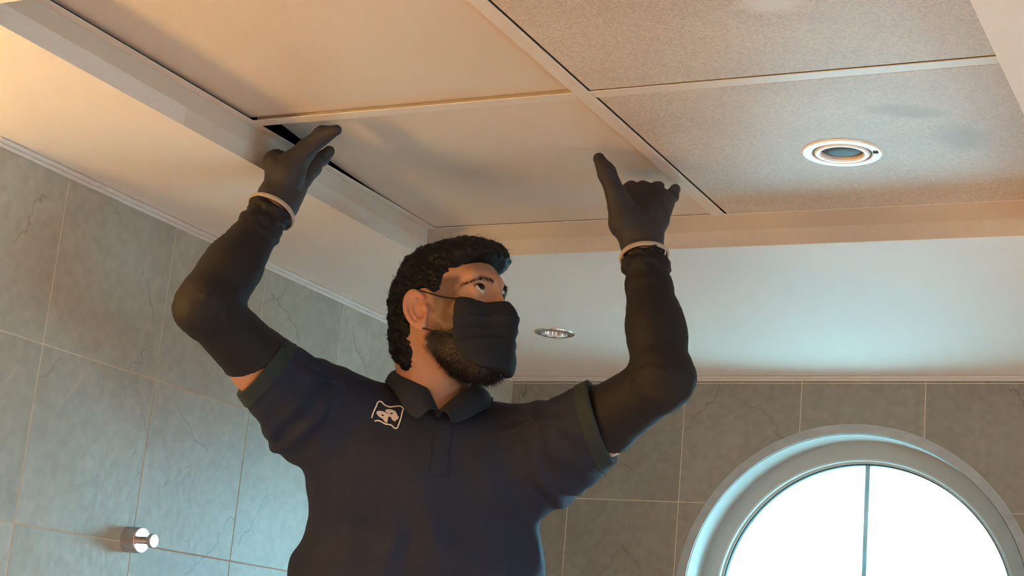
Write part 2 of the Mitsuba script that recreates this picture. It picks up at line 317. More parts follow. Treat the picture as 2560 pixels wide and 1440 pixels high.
put('vanity_lamp__bracket', cat(cbox(VX - .03, VX + .03, VY0 + .1, VY1 - .1, VZ - .085, VZ - .055, .004), cbox(XA + .0015, VX - .031, 1.30, 1.34, VZ - .085, VZ - .06, .003), cbox(XA + .0015, XA + .02, 1.22, 1.42, VZ - .12, VZ - .03, .004)), 'mat_chrome')
s = trimesh.creation.capsule(VY1 - VY0, .05, count=(24, 24)); s.apply_transform(trimesh.transformations.rotation_matrix(-math.pi/2, [1, 0, 0])); s.apply_translation([VX, VY0, VZ])
scene['vanity_lamp__tube'] = {**mikit.ply(s, 'mat_white', True), 'emitter': emit(WARM*LAMP_POWER)}

# ================================================================ the man
# signed distance functions: a list of (kind, data, blend) primitives joined smoothly, meshed sparsely by surface nets
V = lambda *a: np.array(a, float)
def unit(a): return np.asarray(a, float)/np.linalg.norm(a)
def rc(a, b, ra, rb, k=.012): return ('rc', V(*a), V(*b), ra, rb, k)
def el(c, r, k=.012, R=None): return ('el', V(*c), V(*r), np.eye(3) if R is None else np.asarray(R, float), k)
def d_prim(p, X):
    if p[0] == 'rc':
        a, b, ra, rb = p[1:5]; ab = b - a; L2 = max(ab @ ab, 1e-12)
        t = np.clip((X - a) @ ab/L2, 0, 1)
        return np.linalg.norm(X - a - t[:, None]*ab, axis=1) - (ra + (rb - ra)*t)
    c, r, R = p[1:4]; q = (X - c) @ R
    k0 = np.linalg.norm(q/r, axis=1); k1 = np.linalg.norm(q/r**2, axis=1)
    return np.where(k1 > 1e-9, k0*(k0 - 1)/np.maximum(k1, 1e-9), -r.min())
def bound(p):
    if p[0] == 'rc':
        c = (p[1] + p[2])/2; return c, np.linalg.norm(p[1] - p[2])/2 + max(p[3], p[4])
    return p[1], p[2].max()
def near(X, c, r):
    lo, hi = X.min(0), X.max(0); return np.linalg.norm(np.maximum(np.maximum(lo - c, c - hi), 0)) < r
def smin(a, b, k):
    h = np.maximum(k - np.abs(a - b), 0)/k
    return np.minimum(a, b) - h*h*k*.25
def smax(a, b, k): return -smin(-a, -b, k)
def union(prims):
    B = [bound(p) for p in prims]
    def f(X):
        lo, hi = X.min(0), X.max(0); c = (lo + hi)/2; rad = np.linalg.norm(hi - lo)/2
        D = np.array([np.linalg.norm(c - b[0]) - b[1] for b in B])
        near = D.min() + 2*rad + .06
        d = None
        for p, q in zip(prims, D):
            if q > near: continue
            e = d_prim(p, X); d = e if d is None else smin(d, e, p[-1])
        return d
    return f
def mesh_sdf(f, lo, hi, h, iters=2):
    """surface nets on the cells near the surface only"""
    lo = np.asarray(lo, float); n = 8; nb = np.ceil((np.asarray(hi) - lo)/(h*n)).astype(int)
    I = np.stack(np.meshgrid(*[np.arange(k) for k in nb], indexing='ij'), -1).reshape(-1, 3)
    # coarse pass in super-blocks of 4^3 blocks
    key = I//4; u, inv = np.unique(key, axis=0, return_inverse=True); inv = inv.ravel()
    cs = lo + (u*4 + 2)*h*n
    ds = np.concatenate([f(cs[i:i + 64]) for i in range(0, len(cs), 64)])
    keep = np.abs(ds) < h*n*2*1.74*1.5 + .012
    I = I[keep[inv]]
    cs = lo + (I + .5)*h*n
    order = np.lexsort(((I//4)[:, 2], (I//4)[:, 1], (I//4)[:, 0])); I, cs = I[order], cs[order]
    ds = np.concatenate([f(cs[i:i + 64]) for i in range(0, len(cs), 64)]) if len(cs) else np.zeros(0)
    I = I[np.abs(ds) < h*n*.5*1.74*1.5 + .006]
    g = np.stack(np.meshgrid(*[np.arange(n + 1)]*3, indexing='ij'), -1).reshape(-1, 3)
    N = (nb*n + 2).astype(np.int64)
    cells, verts, edges = [], [], []
    off = np.array([[i, j, k] for i in (0, 1) for j in (0, 1) for k in (0, 1)])
    pairs = [(a, b) for a in range(8) for b in range(a + 1, 8) if np.abs(off[a] - off[b]).sum() == 1]
    for i in range(0, len(I), 24):
        blk = I[i:i + 24]
        gi = (blk[:, None, :]*n + g[None]).reshape(-1, 3)
        val = f(lo + gi*h).reshape(len(blk), n + 1, n + 1, n + 1)
        cor = np.stack([val[:, a[0]:a[0] + n, a[1]:a[1] + n, a[2]:a[2] + n] for a in off], -1)
        s = cor < 0; mixed = s.any(-1) & ~s.all(-1)
        w = np.argwhere(mixed)
        if not len(w): continue
        cv = cor[mixed]; cell = blk[w[:, 0]]*n + w[:, 1:]
        acc = np.zeros((len(w), 3)); cnt = np.zeros(len(w))
        for a, b in pairs:
            x = (cv[:, a] < 0) != (cv[:, b] < 0)
            t = np.where(x, cv[:, a]/np.where(x, cv[:, a] - cv[:, b], 1), 0)
            acc += np.where(x[:, None], off[a] + t[:, None]*(off[b] - off[a]), 0); cnt += x
        verts.append(lo + (cell + acc/cnt[:, None])*h); cells.append(cell)
        # edges leaving the corner (0,0,0) along each axis belong to this cell
        for ax, b in ((0, 4), (1, 2), (2, 1)):
            x = (cv[:, 0] < 0) != (cv[:, b] < 0)
            edges.append(np.c_[cell[x], np.full(x.sum(), ax), (cv[x, 0] < 0)])
    cells = np.vstack(cells).astype(np.int64); verts = np.vstack(verts); edges = np.vstack(edges).astype(np.int64)
    kf = lambda c: (c[:, 0]*N[1] + c[:, 1])*N[2] + c[:, 2]
    ks = kf(cells); o = np.argsort(ks); ks = ks[o]; verts = verts[o]
    F = []
    for ax in range(3):
        e = edges[edges[:, 3] == ax]; c = e[:, :3]; a1, a2 = np.eye(3, dtype=np.int64)[(ax + 1) % 3], np.eye(3, dtype=np.int64)[(ax + 2) % 3]
        q, ok = [], np.ones(len(c), bool)
        for d in (0*a1, a1, a1 + a2, a2):
            kk = kf(c - d); j = np.clip(np.searchsorted(ks, kk), 0, len(ks) - 1); ok &= ks[j] == kk; q.append(j)
        q = np.stack(q, 1)[ok]; s = e[ok, 4] == 1
        q[~s] = q[~s][:, ::-1]
        F += [q[:, [0, 1, 2]], q[:, [0, 2, 3]]]
    t = trimesh.Trimesh(verts, np.vstack(F), process=False)
    if iters:
        from scipy.sparse import coo_matrix, diags
        e = t.edges_unique; m = len(verts)
        A = coo_matrix((np.ones(2*len(e)), (np.r_[e[:, 0], e[:, 1]], np.r_[e[:, 1], e[:, 0]])), (m, m)).tocsr(); A = diags(1/np.maximum(np.asarray(A.sum(1)).ravel(), 1)) @ A
        x = verts
        for _ in range(iters): x = x + .5*(A @ x - x); x = x - .52*(A @ x - x)
        t.vertices = x
    if t.volume < 0: t.invert()
    return t
def sdf_mesh(prims_or_f, h, pts=None, pad=.03, iters=2):
    if callable(prims_or_f): f, (lo, hi) = prims_or_f, pts
    else:
        f = union(prims_or_f); B = [bound(p) for p in prims_or_f]
        lo = np.min([b[0] - b[1] for b in B], 0); hi = np.max([b[0] + b[1] for b in B], 0)
    return mesh_sdf(f, np.asarray(lo) - pad, np.asarray(hi) + pad, h, iters)

# ---- skeleton (metres, room coordinates)
J = {
'r_acromion': V(-1.4428, 2.2023, 1.8552), 'l_acromion': V(-1.1397, 2.3654, 1.8271),
'r_shoulder': V(-1.4649, 2.1967, 1.8340), 'r_elbow': V(-1.5052, 1.9228, 1.9578), 'r_wrist': V(-1.4761, 2.03, 2.1499),
'l_shoulder': V(-1.1376, 2.3750, 1.7957), 'l_elbow': V(-0.8732, 2.2266, 1.9052), 'l_wrist': V(-0.9461, 2.2756, 2.1405),
'neck_low': V(-1.3032, 2.3064, 1.8846), 'neck_high': V(-1.2882, 2.2538, 1.9576)}
HAND = {
'l_thumb': [[-0.9684, 2.2553, 2.1645], [-0.9816, 2.2429, 2.2063], [-0.997, 2.2333, 2.2426], [-1.0111, 2.2311, 2.2655]],
'l_index': [[-0.9912, 2.3104, 2.2252], [-1.0032, 2.3462, 2.2495], [-1.0117, 2.3731, 2.2655]],
'l_middle': [[-0.9755, 2.3223, 2.2322], [-0.9865, 2.36, 2.2557], [-0.9888, 2.3849, 2.2655]],
'l_ring': [[-0.9557, 2.3322, 2.2329], [-0.9664, 2.3701, 2.2565], [-0.9667, 2.3866, 2.2655]],
'l_pinky': [[-0.9361, 2.3338, 2.2215], [-0.9355, 2.3641, 2.2391], [-0.946, 2.4043, 2.2655]],
'r_thumb': [[-1.4565, 2.0262, 2.2011], [-1.43, 2.0265, 2.2372], [-1.4021, 2.0274, 2.2611], [-1.3733, 2.0212, 2.2655]],
'r_index': [[-1.4574, 2.0864, 2.2332], [-1.4544, 2.1112, 2.2538], [-1.4432, 2.1131, 2.2655]],
'r_middle': [[-1.4782, 2.0869, 2.2347], [-1.4763, 2.1172, 2.2544], [-1.4718, 2.1323, 2.2655]],
'r_ring': [[-1.4975, 2.0828, 2.2346], [-1.4986, 2.1173, 2.2545], [-1.493, 2.1345, 2.2655]],
'r_pinky': [[-1.5065, 2.0708, 2.2328], [-1.5094, 2.1038, 2.251], [-1.5081, 2.1365, 2.2655]]}
TX, TF, TZ = V(.8896, .4568, 0), V(.4568, -.8896, 0), V(0, 0, 1)          # the torso's own sideways, forward, up
HO = V(-1.2535, 2.2276, 2.0015)                                              # the head: origin between the ears
HA = np.array([[-0.08844, 0.98423, -0.15314], [-0.99584, -0.08399, 0.0353], [0.02188, 0.15562, 0.98757]])   # columns: his right, face, crown
def hw(x, y, z): return HO + HA @ V(x, y, z)
def to_head(X): return (X - HO) @ HA

# ---- hands
def hand_prims(s, grow=0.0):
    w = J[s + '_wrist']; out = []
    mcp = [V(*HAND[f'{s}_{n}'][0]) for n in ('index', 'middle', 'ring', 'pinky')]
    out.append(rc(w, w + .3*(mcp[1] - w), .027 + grow, .027 + grow, .02))
    for m, r in zip(mcp, (.0150, .0150, .0145, .0135)):
        out.append(rc(w + .12*(m - w), m, .022 + grow, r + grow, .016))
    for a, b in zip(mcp[:-1], mcp[1:]): out.append(rc(a, b, .0135 + grow, .0130 + grow, .010))
    for n, rr in (('index', (.0115, .0105, .0092)), ('middle', (.0115, .0105, .0092)), ('ring', (.0112, .0100, .0090)), ('pinky', (.0105, .0095, .0088))):
        q = HAND[f'{s}_{n}']
        for a, b, ra, rb in zip(q[:-1], q[1:], rr[:-1], rr[1:]): out.append(rc(a, b, ra + grow, rb + min(grow, .0), .005))
    q = HAND[f'{s}_thumb']
    out.append(rc(w + .25*(V(*q[0]) - w), q[0], .024 + grow, .020 + grow, .016))
    out.append(rc(q[0], q[1], .0195 + grow, .0140 + grow, .010)); out.append(rc(q[1], q[2], .0135 + grow, .0122 + grow, .006)); out.append(rc(q[2], q[3], .0122 + grow, .0092 + min(grow, .0), .006))
    if s == 'r':
        out.append(rc([-1.4904, 2.0375, 2.2231], [-1.487, 2.05, 2.226], .0205 + grow, .018 + grow, .014)); out.append(rc(q[0], [-1.452, 2.0300, 2.2200], .019 + grow, .0165 + grow, .014))
    else:
        out.append(rc([-0.9337, 2.2975, 2.1895], [-0.936, 2.318, 2.212], .019 + grow, .015 + grow, .016)); out.append(rc(q[0], [-0.978, 2.262, 2.195], .018 + grow, .015 + grow, .014))
    return out
ARM = {'r': (.049, .0405, .0270), 'l': (.053, .0400, .0265)}
def arm_prims(s, grow=0.0):
    S, E, Wr = J[s + '_shoulder'], J[s + '_elbow'], J[s + '_wrist']; a, b, c = ARM[s]
    M = S + .5*(E - S)
    return [rc(S, M, a - .012 + grow, a - .002 + grow, .02), rc(M, E, a - .002 + grow, b + grow, .02), rc(E, E + .38*(Wr - E), b + grow, b - .001 + grow, .02), rc(E + .3*(Wr - E), Wr, b - .001 + grow, c + grow, .02),
            rc(E, E - (.016 if s == 'r' else .030)*unit(unit(S - E) + unit(Wr - E)), .030 + grow, .019 + grow, .02)]

# ---- head
def both(f):
    return [f(1), f(-1)]
def H_(p):
    """a primitive given in head coordinates, moved into the room"""
    if p[0] == 'rc': return ('rc', hw(*p[1]), hw(*p[2]), *p[3:])
    return ('el', hw(*p[1]), p[2], HA @ p[3], p[4])
def face_prims():
    P_ = [el((0, -.006, .031), (.071, .082, .080), .02), el((0, .030, .045), (.060, .066, .060), .02), el((0, .036, -.020), (.056, .060, .068), .02)]
    P_ += both(lambda s: rc((s*.050, .004, -.050), (s*.018, .063, -.086), .020, .018, .02))
    P_ += [rc((-.012, .070, -.090), (.012, .070, -.090), .019, .019, .02), el((0, .050, -.055), (.050, .050, .050), .02)]
    P_ += both(lambda s: el((s*.046, .058, -.006), (.022, .024, .018), .02))
    P_ += [rc((0, .092, .032), (0, .103, -.008), .0085, .0115, .012), el((0, .104, -.012), (.013, .011, .011), .010)]
    P_ += both(lambda s: el((s*.012, .096, -.014), (.009, .011, .008), .008))
    P_ += [rc((-.040, .076, .050), (0, .088, .046), .011, .011, .014), rc((.040, .076, .050), (0, .088, .046), .011, .011, .014)]
    return [H_(p) for p in P_]
FACE = union(face_prims())
NECK = [rc(J['neck_low'] - .02*TZ, J['neck_high'], .060, .058, .03), rc(J['neck_high'], hw(0, -.03, -.02), .058, .060, .03)]
EYES = [V(.0325, .0755, .028), V(-.0325, .0755, .028)]
GAZE = V(.16, .85, .40); GAZE /= np.linalg.norm(GAZE)
def ear_f(L):
    out = None
    for s in (1, -1):
        q = np.c_[s*L[:, 0] - .0765, L[:, 1] + .010, L[:, 2] - .002]
        # the ear's plane: splayed away from the skull behind, leaning back above
        a, b = math.radians(24), math.radians(10)
        R1 = np.array([[math.cos(a), math.sin(a), 0], [-math.sin(a), math.cos(a), 0], [0, 0, 1]])
        R2 = np.array([[1, 0, 0], [0, math.cos(b), math.sin(b)], [0, -math.sin(b), math.cos(b)]])
        q = q @ (R2 @ R1).T
        # q: x out of the ear, y forward, z up
        w = np.where(q[:, 2] > 0, .0185, .0185 - .11*np.clip(-q[:, 2], 0, .03))
        e = np.sqrt((q[:, 1]/w)**2 + (q[:, 2]/.031)**2)
        body = np.maximum((e - 1)*.018, np.abs(q[:, 0] + .0025) - .0030)
        rim = np.sqrt(((e - .88)*.019)**2 + (q[:, 0] - .0035)**2) - .0042
        rim = np.where((q[:, 1] > .006) & (q[:, 2] < .012) & (q[:, 2] > -.016), np.maximum(rim, .004), rim)
        anti = np.sqrt(((np.sqrt(((q[:, 1] - .003)/.011)**2 + ((q[:, 2] - .001)/.018)**2) - .9)*.012)**2 + (q[:, 0] - .0025)**2) - .0032
        anti = np.where(q[:, 1] > .004, np.maximum(anti, .004), anti)
        trag = np.sqrt((q[:, 1] - .0155)**2 + ((q[:, 2] + .002)/1.5)**2 + (q[:, 0] - .002)**2) - .0058
        lobe = np.sqrt(((q[:, 1] - .004)/1.1)**2 + ((q[:, 2] + .027)/1.2)**2 + ((q[:, 0])/.7)**2) - .0075
        conch = np.sqrt(((q[:, 1] - .006)/1.0)**2 + ((q[:, 2] + .003)/1.5)**2 + ((q[:, 0] - .004)/.9)**2) - .0100
        d = smin(smin(smin(body, rim, .004), anti, .003), lobe, .006)
        d = smax(d, -conch, .003); d = smin(d, trag, .003)
        root = np.sqrt((q[:, 1] - .004)**2 + (q[:, 2]/1.6)**2 + ((q[:, 0] + .010)/1.2)**2) - .010
        d = smin(d, root, .006)
        out = d if out is None else np.minimum(out, d)
    return out
def head_f(X):
    d = FACE(X); L = to_head(X)
    if d is None: d = np.full(len(X), 1.0)
    if near(X, hw(0, .08, .03), .08):
        for s in (1, -1):
            q = L - V(s*.0325, .094, .027)
            d = smax(d, -((np.linalg.norm(q/V(.019, .017, .0125), axis=1) - 1)*.0125), .012)
            e = L - V(s*.0325, .0755, .028)
            lid = np.linalg.norm(e, axis=1) - .0138
            o = L - V(s*.0325, .0905, .0302); o2 = np.linalg.norm(np.c_[o[:, 0]/.0132, o[:, 1]/.012, (o[:, 2] - .10*o[:, 0]*s)/.0076], axis=1) - 1
            lid = smax(lid, -o2*.0064, .0012)
            d = smin(d, lid, .0045); d = smax(d, -o2*.0064, .0012)
    if near(X, hw(.08, 0, 0), .08) or near(X, hw(-.08, 0, 0), .08):
        d = smin(d, ear_f(L), .005)
    return d
# ---- torso
TOR = [V(-1.4025, 2.2813, 1.7683), V(-1.2459, 2.3617, 1.7679), V(-1.4244, 2.3305, 1.5885), V(-1.2639, 2.4085, 1.6043)]
HIP = [V(-1.415, 2.335, 1.36), V(-1.270, 2.41, 1.36)]
def torso_prims(g=0.0):
    a, b, c, d = TOR; P_ = []
    P_ += [rc(a, c, .094 + g, .096 + g, .04), rc(b, d, .103 + g, .106 + g, .04), rc((a + b)/2 + .012*TF, (c + d)/2 + .01*TF, .112 + g, .114 + g, .05), rc(a, b, .096 + g, .102 + g, .04)]
    nl = J['neck_low']
    P_ += [rc(nl - .035*TZ, J['r_acromion'], .046 + g, .052 + g, .05), rc(nl - .035*TZ, J['l_acromion'], .040 + g, .050 + g, .05)]
    P_ += [rc(J['r_acromion'], a, .055 + g, .085 + g, .05), rc(J['l_acromion'], b, .055 + g, .09 + g, .05)]
    P_ += [rc(nl - .08*TZ, (a + b)/2, .062 + g, .105 + g, .05)]
    return P_
skin_body = union(torso_prims(-.014) + NECK + arm_prims('r') + arm_prims('l') + hand_prims('r', -.0022) + hand_prims('l', -.0022))
def skin_f(X):
    d = skin_body(X)
    if near(X, HO, .24): d = smin(d, head_f(X), .022)
    return d

def skin_colour(v):
    L = to_head(v); c = np.tile(V(.42, .205, .118), (len(v), 1))
    n = meshkit.fbm(v*60)[:, None] if hasattr(meshkit, 'fbm') else 0
    c = c*(1 + .10*(n - .5))
    sm = lambda a, b, x: (lambda t: t*t*(3 - 2*t))(np.clip((x - a)/(b - a), 0, 1))
    ax = np.abs(L[:, 0])
    # cheeks and ears a little redder
    ear = sm(.066, .076, ax)*sm(.05, .03, np.abs(L[:, 2]))*sm(.06, .04, np.abs(L[:, 1]))
    c = c*(1 - .0*ear[:, None]) + ear[:, None]*V(.05, -.01, -.01)
    # beard: jaw, chin and under the jaw, a strip up to the sideburn
    line = np.interp(L[:, 1], [-.02, .012, .03, .05, .08], [-.050, -.026, -.028, -.030, -.025])
    edge = (meshkit.fbm(v*90) - .5)*.016 if hasattr(meshkit, 'fbm') else 0
    beard = sm(.004, -.010, L[:, 2] - line + edge)*sm(-.012, .010, L[:, 1] + edge)*sm(-.135, -.118, L[:, 2])
    side = sm(.030, .014, np.abs(L[:, 1] - .036 + edge))*sm(-.075, -.055, L[:, 2])*sm(.058, .045, L[:, 2])*sm(.045, .055, ax)
    stub = np.clip(np.maximum(beard*.97, side*.74), 0, 1)[:, None]
    c = c*(1 - stub) + stub*V(.011, .008, .0072)
    # temple fade into the hair
    lip = (sm(.03, .015, ax)*sm(.010, .004, np.abs(L[:, 2] + .048))*sm(.07, .08, L[:, 1]))[:, None]
    return np.clip(c*(1 - .5*lip) + lip*V(.16, .06, .05), 0, 1)

# ---- materials of the man
scene['mat_skin'] = bump(princ({'type': 'mesh_attribute', 'name': 'vertex_color'}, 0.46, 0.4), lambda p, n, uv: fbm(p.x*700, p.y*700, p.z*700, 2), 0.00025, 5e-4)
def weave(base, rough, freq, sheen=0.6):
    def fn(p, n, uv):
        w = noise(p.x*freq, p.y*freq, p.z*freq)
        return mi.Color3f(*base)*(0.8 + 0.4*w)*(0.85 + 0.3*fbm(p.x*14, p.y*14, p.z*14, 3))
    return bump(princ(mikit.proc(fn), rough, 0.3, sheen=sheen, sheen_tint=0.4), lambda p, n, uv: noise(p.x*freq, p.y*freq, p.z*freq), 0.0004, 4e-4)
scene['mat_shirt'] = weave((0.0120, 0.0150, 0.031), 0.75, 900, 0.12)
scene['mat_rib'] = weave((0.0165, 0.025, 0.028), 0.8, 700, 0.15)
scene['mat_sleeve'] = weave((0.0092, 0.0076, 0.0096), 0.66, 1300, 0.08)
scene['mat_glove'] = weave((0.028, 0.024, 0.026), 0.6, 1200, 0.3)
scene['mat_collar'] = weave((0.0125, 0.0175, 0.027), 0.8, 700, 0.12)
scene['mat_band'] = weave((0.36, 0.29, 0.24), 0.8, 900, 0.2)
scene['mat_mask'] = weave((0.0085, 0.0092, 0.0135), 0.75, 1100, 0.0)
scene['mat_hair'] = princ((0.0055, 0.005, 0.0058), 0.5, 0.15)
scene['mat_thread'] = princ((0.80, 0.72, 0.62), 0.7, 0.3)
scene['mat_thread_pink'] = princ((0.66, 0.53, 0.47), 0.7, 0.3)
scene['mat_thread_grey'] = princ((0.10, 0.13, 0.14), 0.7, 0.3)
scene['mat_trousers'] = princ((0.03, 0.03, 0.035), 0.8, 0.2)
scene['mat_shoe'] = princ((0.02, 0.02, 0.02), 0.45, 0.4)
scene['mat_eye'] = {'type': 'twosided', 'bsdf': {'type': 'principled', 'base_color': {'type': 'mesh_attribute', 'name': 'vertex_color'}, 'roughness': 0.08, 'specular': 0.6}}

MAN = 'person'
tag(MAN, 'man in black mask, navy polo and black sleeves and gloves, pushing up a ceiling panel', 'person')
sk = sdf_mesh(skin_f, .0019, (V(-1.62, 1.86, 1.72), V(-.80, 2.56, 2.29)), 0.0, 1)
put(MAN + '__body', sk, 'mat_skin', True, color=skin_colour(np.asarray(sk.vertices)), label='brown skin of face, neck, chest opening and upper arms')

# eyes
def eye_mesh(c):
    s = trimesh.creation.icosphere(4, .0130); d = np.asarray(s.vertices)/.0130; a = np.degrees(np.arccos(np.clip(d @ GAZE, -1, 1)))
    col = np.where((a < 13)[:, None], V(.004, .003, .003), np.where((a < 31)[:, None], V(.014, .007, .004), V(.48, .42, .38)))
    s.vertices = np.array([hw(*(c + v)) for v in s.vertices]); s.fix_normals(); return s, col
for c in EYES:
    s, col = eye_mesh(c); put(MAN + '__eye', s, 'mat_eye', True, color=col, label='dark brown eye looking up')

for s_, c in zip((1, -1), EYES):
    a = np.linspace(-.15, math.pi + .15, 26); q = np.c_[.0130*np.cos(a), 0*a, .0063*np.sin(a) + .0022 + .0013*np.cos(a)*s_]
    q[:, 1] = np.sqrt(np.maximum(.0144**2 - q[:, 0]**2 - q[:, 2]**2, .00001)); X = np.array([hw(*(c + v)) for v in q]); vv, ff = [], []
    for x, w in zip(X, .0004 + .0008*np.sin(np.clip(a, 0, math.pi))):
        vv += [x + w*(math.cos(p)*HA[:, 2] + math.sin(p)*HA[:, 1]) for p in np.arange(6)*math.pi/3]
    for i in range(len(X) - 1):
        for k in range(6): ff += [[i*6 + k, i*6 + (k + 1) % 6, i*6 + 6 + (k + 1) % 6], [i*6 + k, i*6 + 6 + (k + 1) % 6, i*6 + 6 + k]]
    put(MAN + '__eyelashes', trimesh.Trimesh(vv, ff, process=False), 'mat_hair', True, label='black lash line of the upper lid')

# gloves with knitted cuffs, and the pale elastic bands at their hems
def plane_f(o, n): return lambda X: (X - o) @ n
BAND = {'r': V(-1.4861, 2.0045, 2.1485), 'l': V(-0.935, 2.2715, 2.1128)}
for s in ('r', 'l'):
    ax = unit(J[s + '_wrist'] - J[s + '_elbow']); E_, W_ = J[s + '_elbow'], J[s + '_wrist']
    t = (BAND[s] - E_) @ ax; bc = E_ + ax*t
    pr = hand_prims(s, .0022) + [rc(bc - .02*ax, W_, .0370 if s == 'r' else .0360, .0300, .012)]
    f0 = union(pr)
    def glove_f(X, f0=f0, bc=bc, ax=ax):
        d = f0(X); a = (X - bc) @ ax
        d = d - .0016*(meshkit.fbm(X*75, 3) - .5)*2
        return smax(d, -a, .002)
    B = [bound(p) for p in pr]
    g = sdf_mesh(glove_f, .0020, (np.min([b[0] - b[1] for b in B], 0), np.max([b[0] + b[1] for b in B], 0)), .01, 1)
    v = np.asarray(g.vertices); v[:, 2] = np.minimum(v[:, 2], 2.2755); g.vertices = v
    key = put(MAN + '__glove', g, 'mat_glove', True, label='black fabric work glove with a knitted cuff')
    # band: a torus around the forearm
    e1 = unit(np.cross(ax, V(0, 0, 1))); e2 = np.cross(ax, e1); R0 = (.0385 if s == 'r' else .0372)
    n1, n2 = 72, 12; vv = []
    for i in range(n1):
        p = 2*math.pi*i/n1; rd = math.cos(p)*e1 + math.sin(p)*e2
        for k in range(n2):
            q = 2*math.pi*k/n2
            vv.append(bc + rd*(R0 + .0026*math.cos(q)) + ax*(.0040*math.sin(q) + .0012*math.sin(2*p + 1)))
    ff = []
    for i in range(n1):
        for k in range(n2):
            a_, b_, c_, d_ = i*n2 + k, ((i + 1) % n1)*n2 + k, ((i + 1) % n1)*n2 + (k + 1) % n2, i*n2 + (k + 1) % n2
            ff += [[a_, b_, c_], [a_, c_, d_]]
    tb = trimesh.Trimesh(vv, ff, process=False); tb.fix_normals()
    put(key + '__band', tb, 'mat_band', True, label='pale elastic band at the glove hem')

# arm sleeves
HEM = {'r': .440, 'l': .512}     # where along elbow -> shoulder the sleeve ends
for s in ('r', 'l'):
    S_, E_, W_ = J[s + '_shoulder'], J[s + '_elbow'], J[s + '_wrist']
    ax = unit(W_ - E_); au = unit(S_ - E_)
    t = (BAND[s] - E_) @ ax; end = E_ + ax*(t - .003)
    hem = E_ + HEM[s]*(S_ - E_); tilt = unit(au - (.42 if s == 'r' else .40)*V(0, 0, 1))
    pr = arm_prims(s, .0032); f0 = union(pr)
    def sleeve_f(X, f0=f0, end=end, ax=ax, hem=hem, tilt=tilt, E_=E_, s=s):
        d = f0(X); a = (X - end) @ ax
        fold = np.exp(-np.maximum(-a - .005, 0)/.035)                     # cloth bunched up towards the glove
        q = (meshkit.fbm(X*55 + 3, 3) - .5)
        d = d - .0065*fold*np.sin(a*190 + 9*q + 30*(X[:, 0] - X[:, 1]))*.8 - .003*fold - .0022*q
        crease = np.exp(-((np.linalg.norm(X - E_, axis=1) - .035)/.03)**2)
        d = d - .0022*crease*np.sin(80*((X - E_) @ unit(ax + .3*V(1, 0, 0))) + 5*q)
        return smax(smax(d, a, .003), (X - hem) @ tilt, .0015)
    B = [bound(p) for p in pr]
    g = sdf_mesh(sleeve_f, .0028, (np.min([b[0] - b[1] for b in B], 0), np.max([b[0] + b[1] for b in B], 0)), .012, 1)
    put(MAN + '__arm_sleeve', g, 'mat_sleeve', True, label='black stretch arm sleeve')

# polo shirt
CUFF = {'r': V(-1.4847, 2.0608, 1.8928), 'l': V(-1.0023, 2.2968, 1.8539)}
CAX = {'r': unit(V(-.5848, -.6680, .5040)), 'l': unit(V(.9256, .2084, .3399))}
VB = V(-1.2484, 2.2209, 1.8562)
tor0 = union(torso_prims(0.0) + [rc(TOR[2], HIP[0], .113, .118, .05), rc(TOR[3], HIP[1], .111, .116, .05), rc((TOR[2] + TOR[3])/2, (HIP[0] + HIP[1])/2, .114, .12, .05)])
SL = {'r': (.084, .0555), 'l': (.084, .0650)}
def sleeve_cone(X, s, g=0.0):
    a = J[s + '_shoulder'] + (.002 if s == 'r' else .004)*TZ
    return d_prim(rc(a, CUFF[s] + .02*unit(CUFF[s] - a), SL[s][0] + g, SL[s][1] - .003 + g), X)
def shirt_f(X):
    d = tor0(X)
    if d is None: d = np.full(len(X), 1.0)
    q = meshkit.fbm(X*9, 3) - .5
    u, w, z = (X - VB) @ TX, (X - VB) @ TF, X[:, 2] - VB[2]
    # slack folds: diagonal from his right shoulder across the front, hanging ones towards the hem
    f1 = np.sin(52*(u*.80 + z*.60) + 7*q)*np.exp(-((z + .22)/.17)**2)
    f2 = np.sin(46*u + 9*q)*np.clip((-z - .12)/.25, 0, 1)
    d = d - .0042*f1 - .0045*f2 - .006*q
    for s in ('r', 'l'):
        if not near(X, CUFF[s], .34): continue
        c = sleeve_cone(X, s); a = (X - CUFF[s]) @ CAX[s]
        e = np.arctan2((X - CUFF[s]) @ TZ, (X - CUFF[s]) @ unit(np.cross(CAX[s], TZ)))
        amp = np.clip((.02 - a)/.10, 0, 1)*np.clip((np.linalg.norm(X - CUFF[s] - a[:, None]*CAX[s], axis=1) - .012)/.03, 0, 1)
        c = c - .0042*amp*np.sin(7*e + 40*a + 6*q) - .0032*np.sin(150*a + 10*q)*np.exp(-((a + .11)/.05)**2)
        c = np.maximum(c, a)
        inner = sleeve_cone(X, s, -.0095)
        c = np.maximum(c, np.minimum(-inner, a + .045))
        d = smin(d, c, .026*np.clip(-a/.06, .02, 1))
    wedge = np.minimum(z - np.maximum(-1.56*(u), 1.22*(u)), (X - J['neck_low']) @ TF - .0)
    d = np.where(wedge > -.01, smax(d, wedge*.55, .002), d)
    return np.maximum(d, HIP[0][2] - .02 - X[:, 2])
sh = sdf_mesh(shirt_f, .0040, (V(-1.66, 1.98, 1.32), V(-.93, 2.58, 1.99)), 0.0, 1)
SHIRT = put(MAN + '__polo_shirt', sh, 'mat_shirt', True, label='navy polo shirt, untucked')

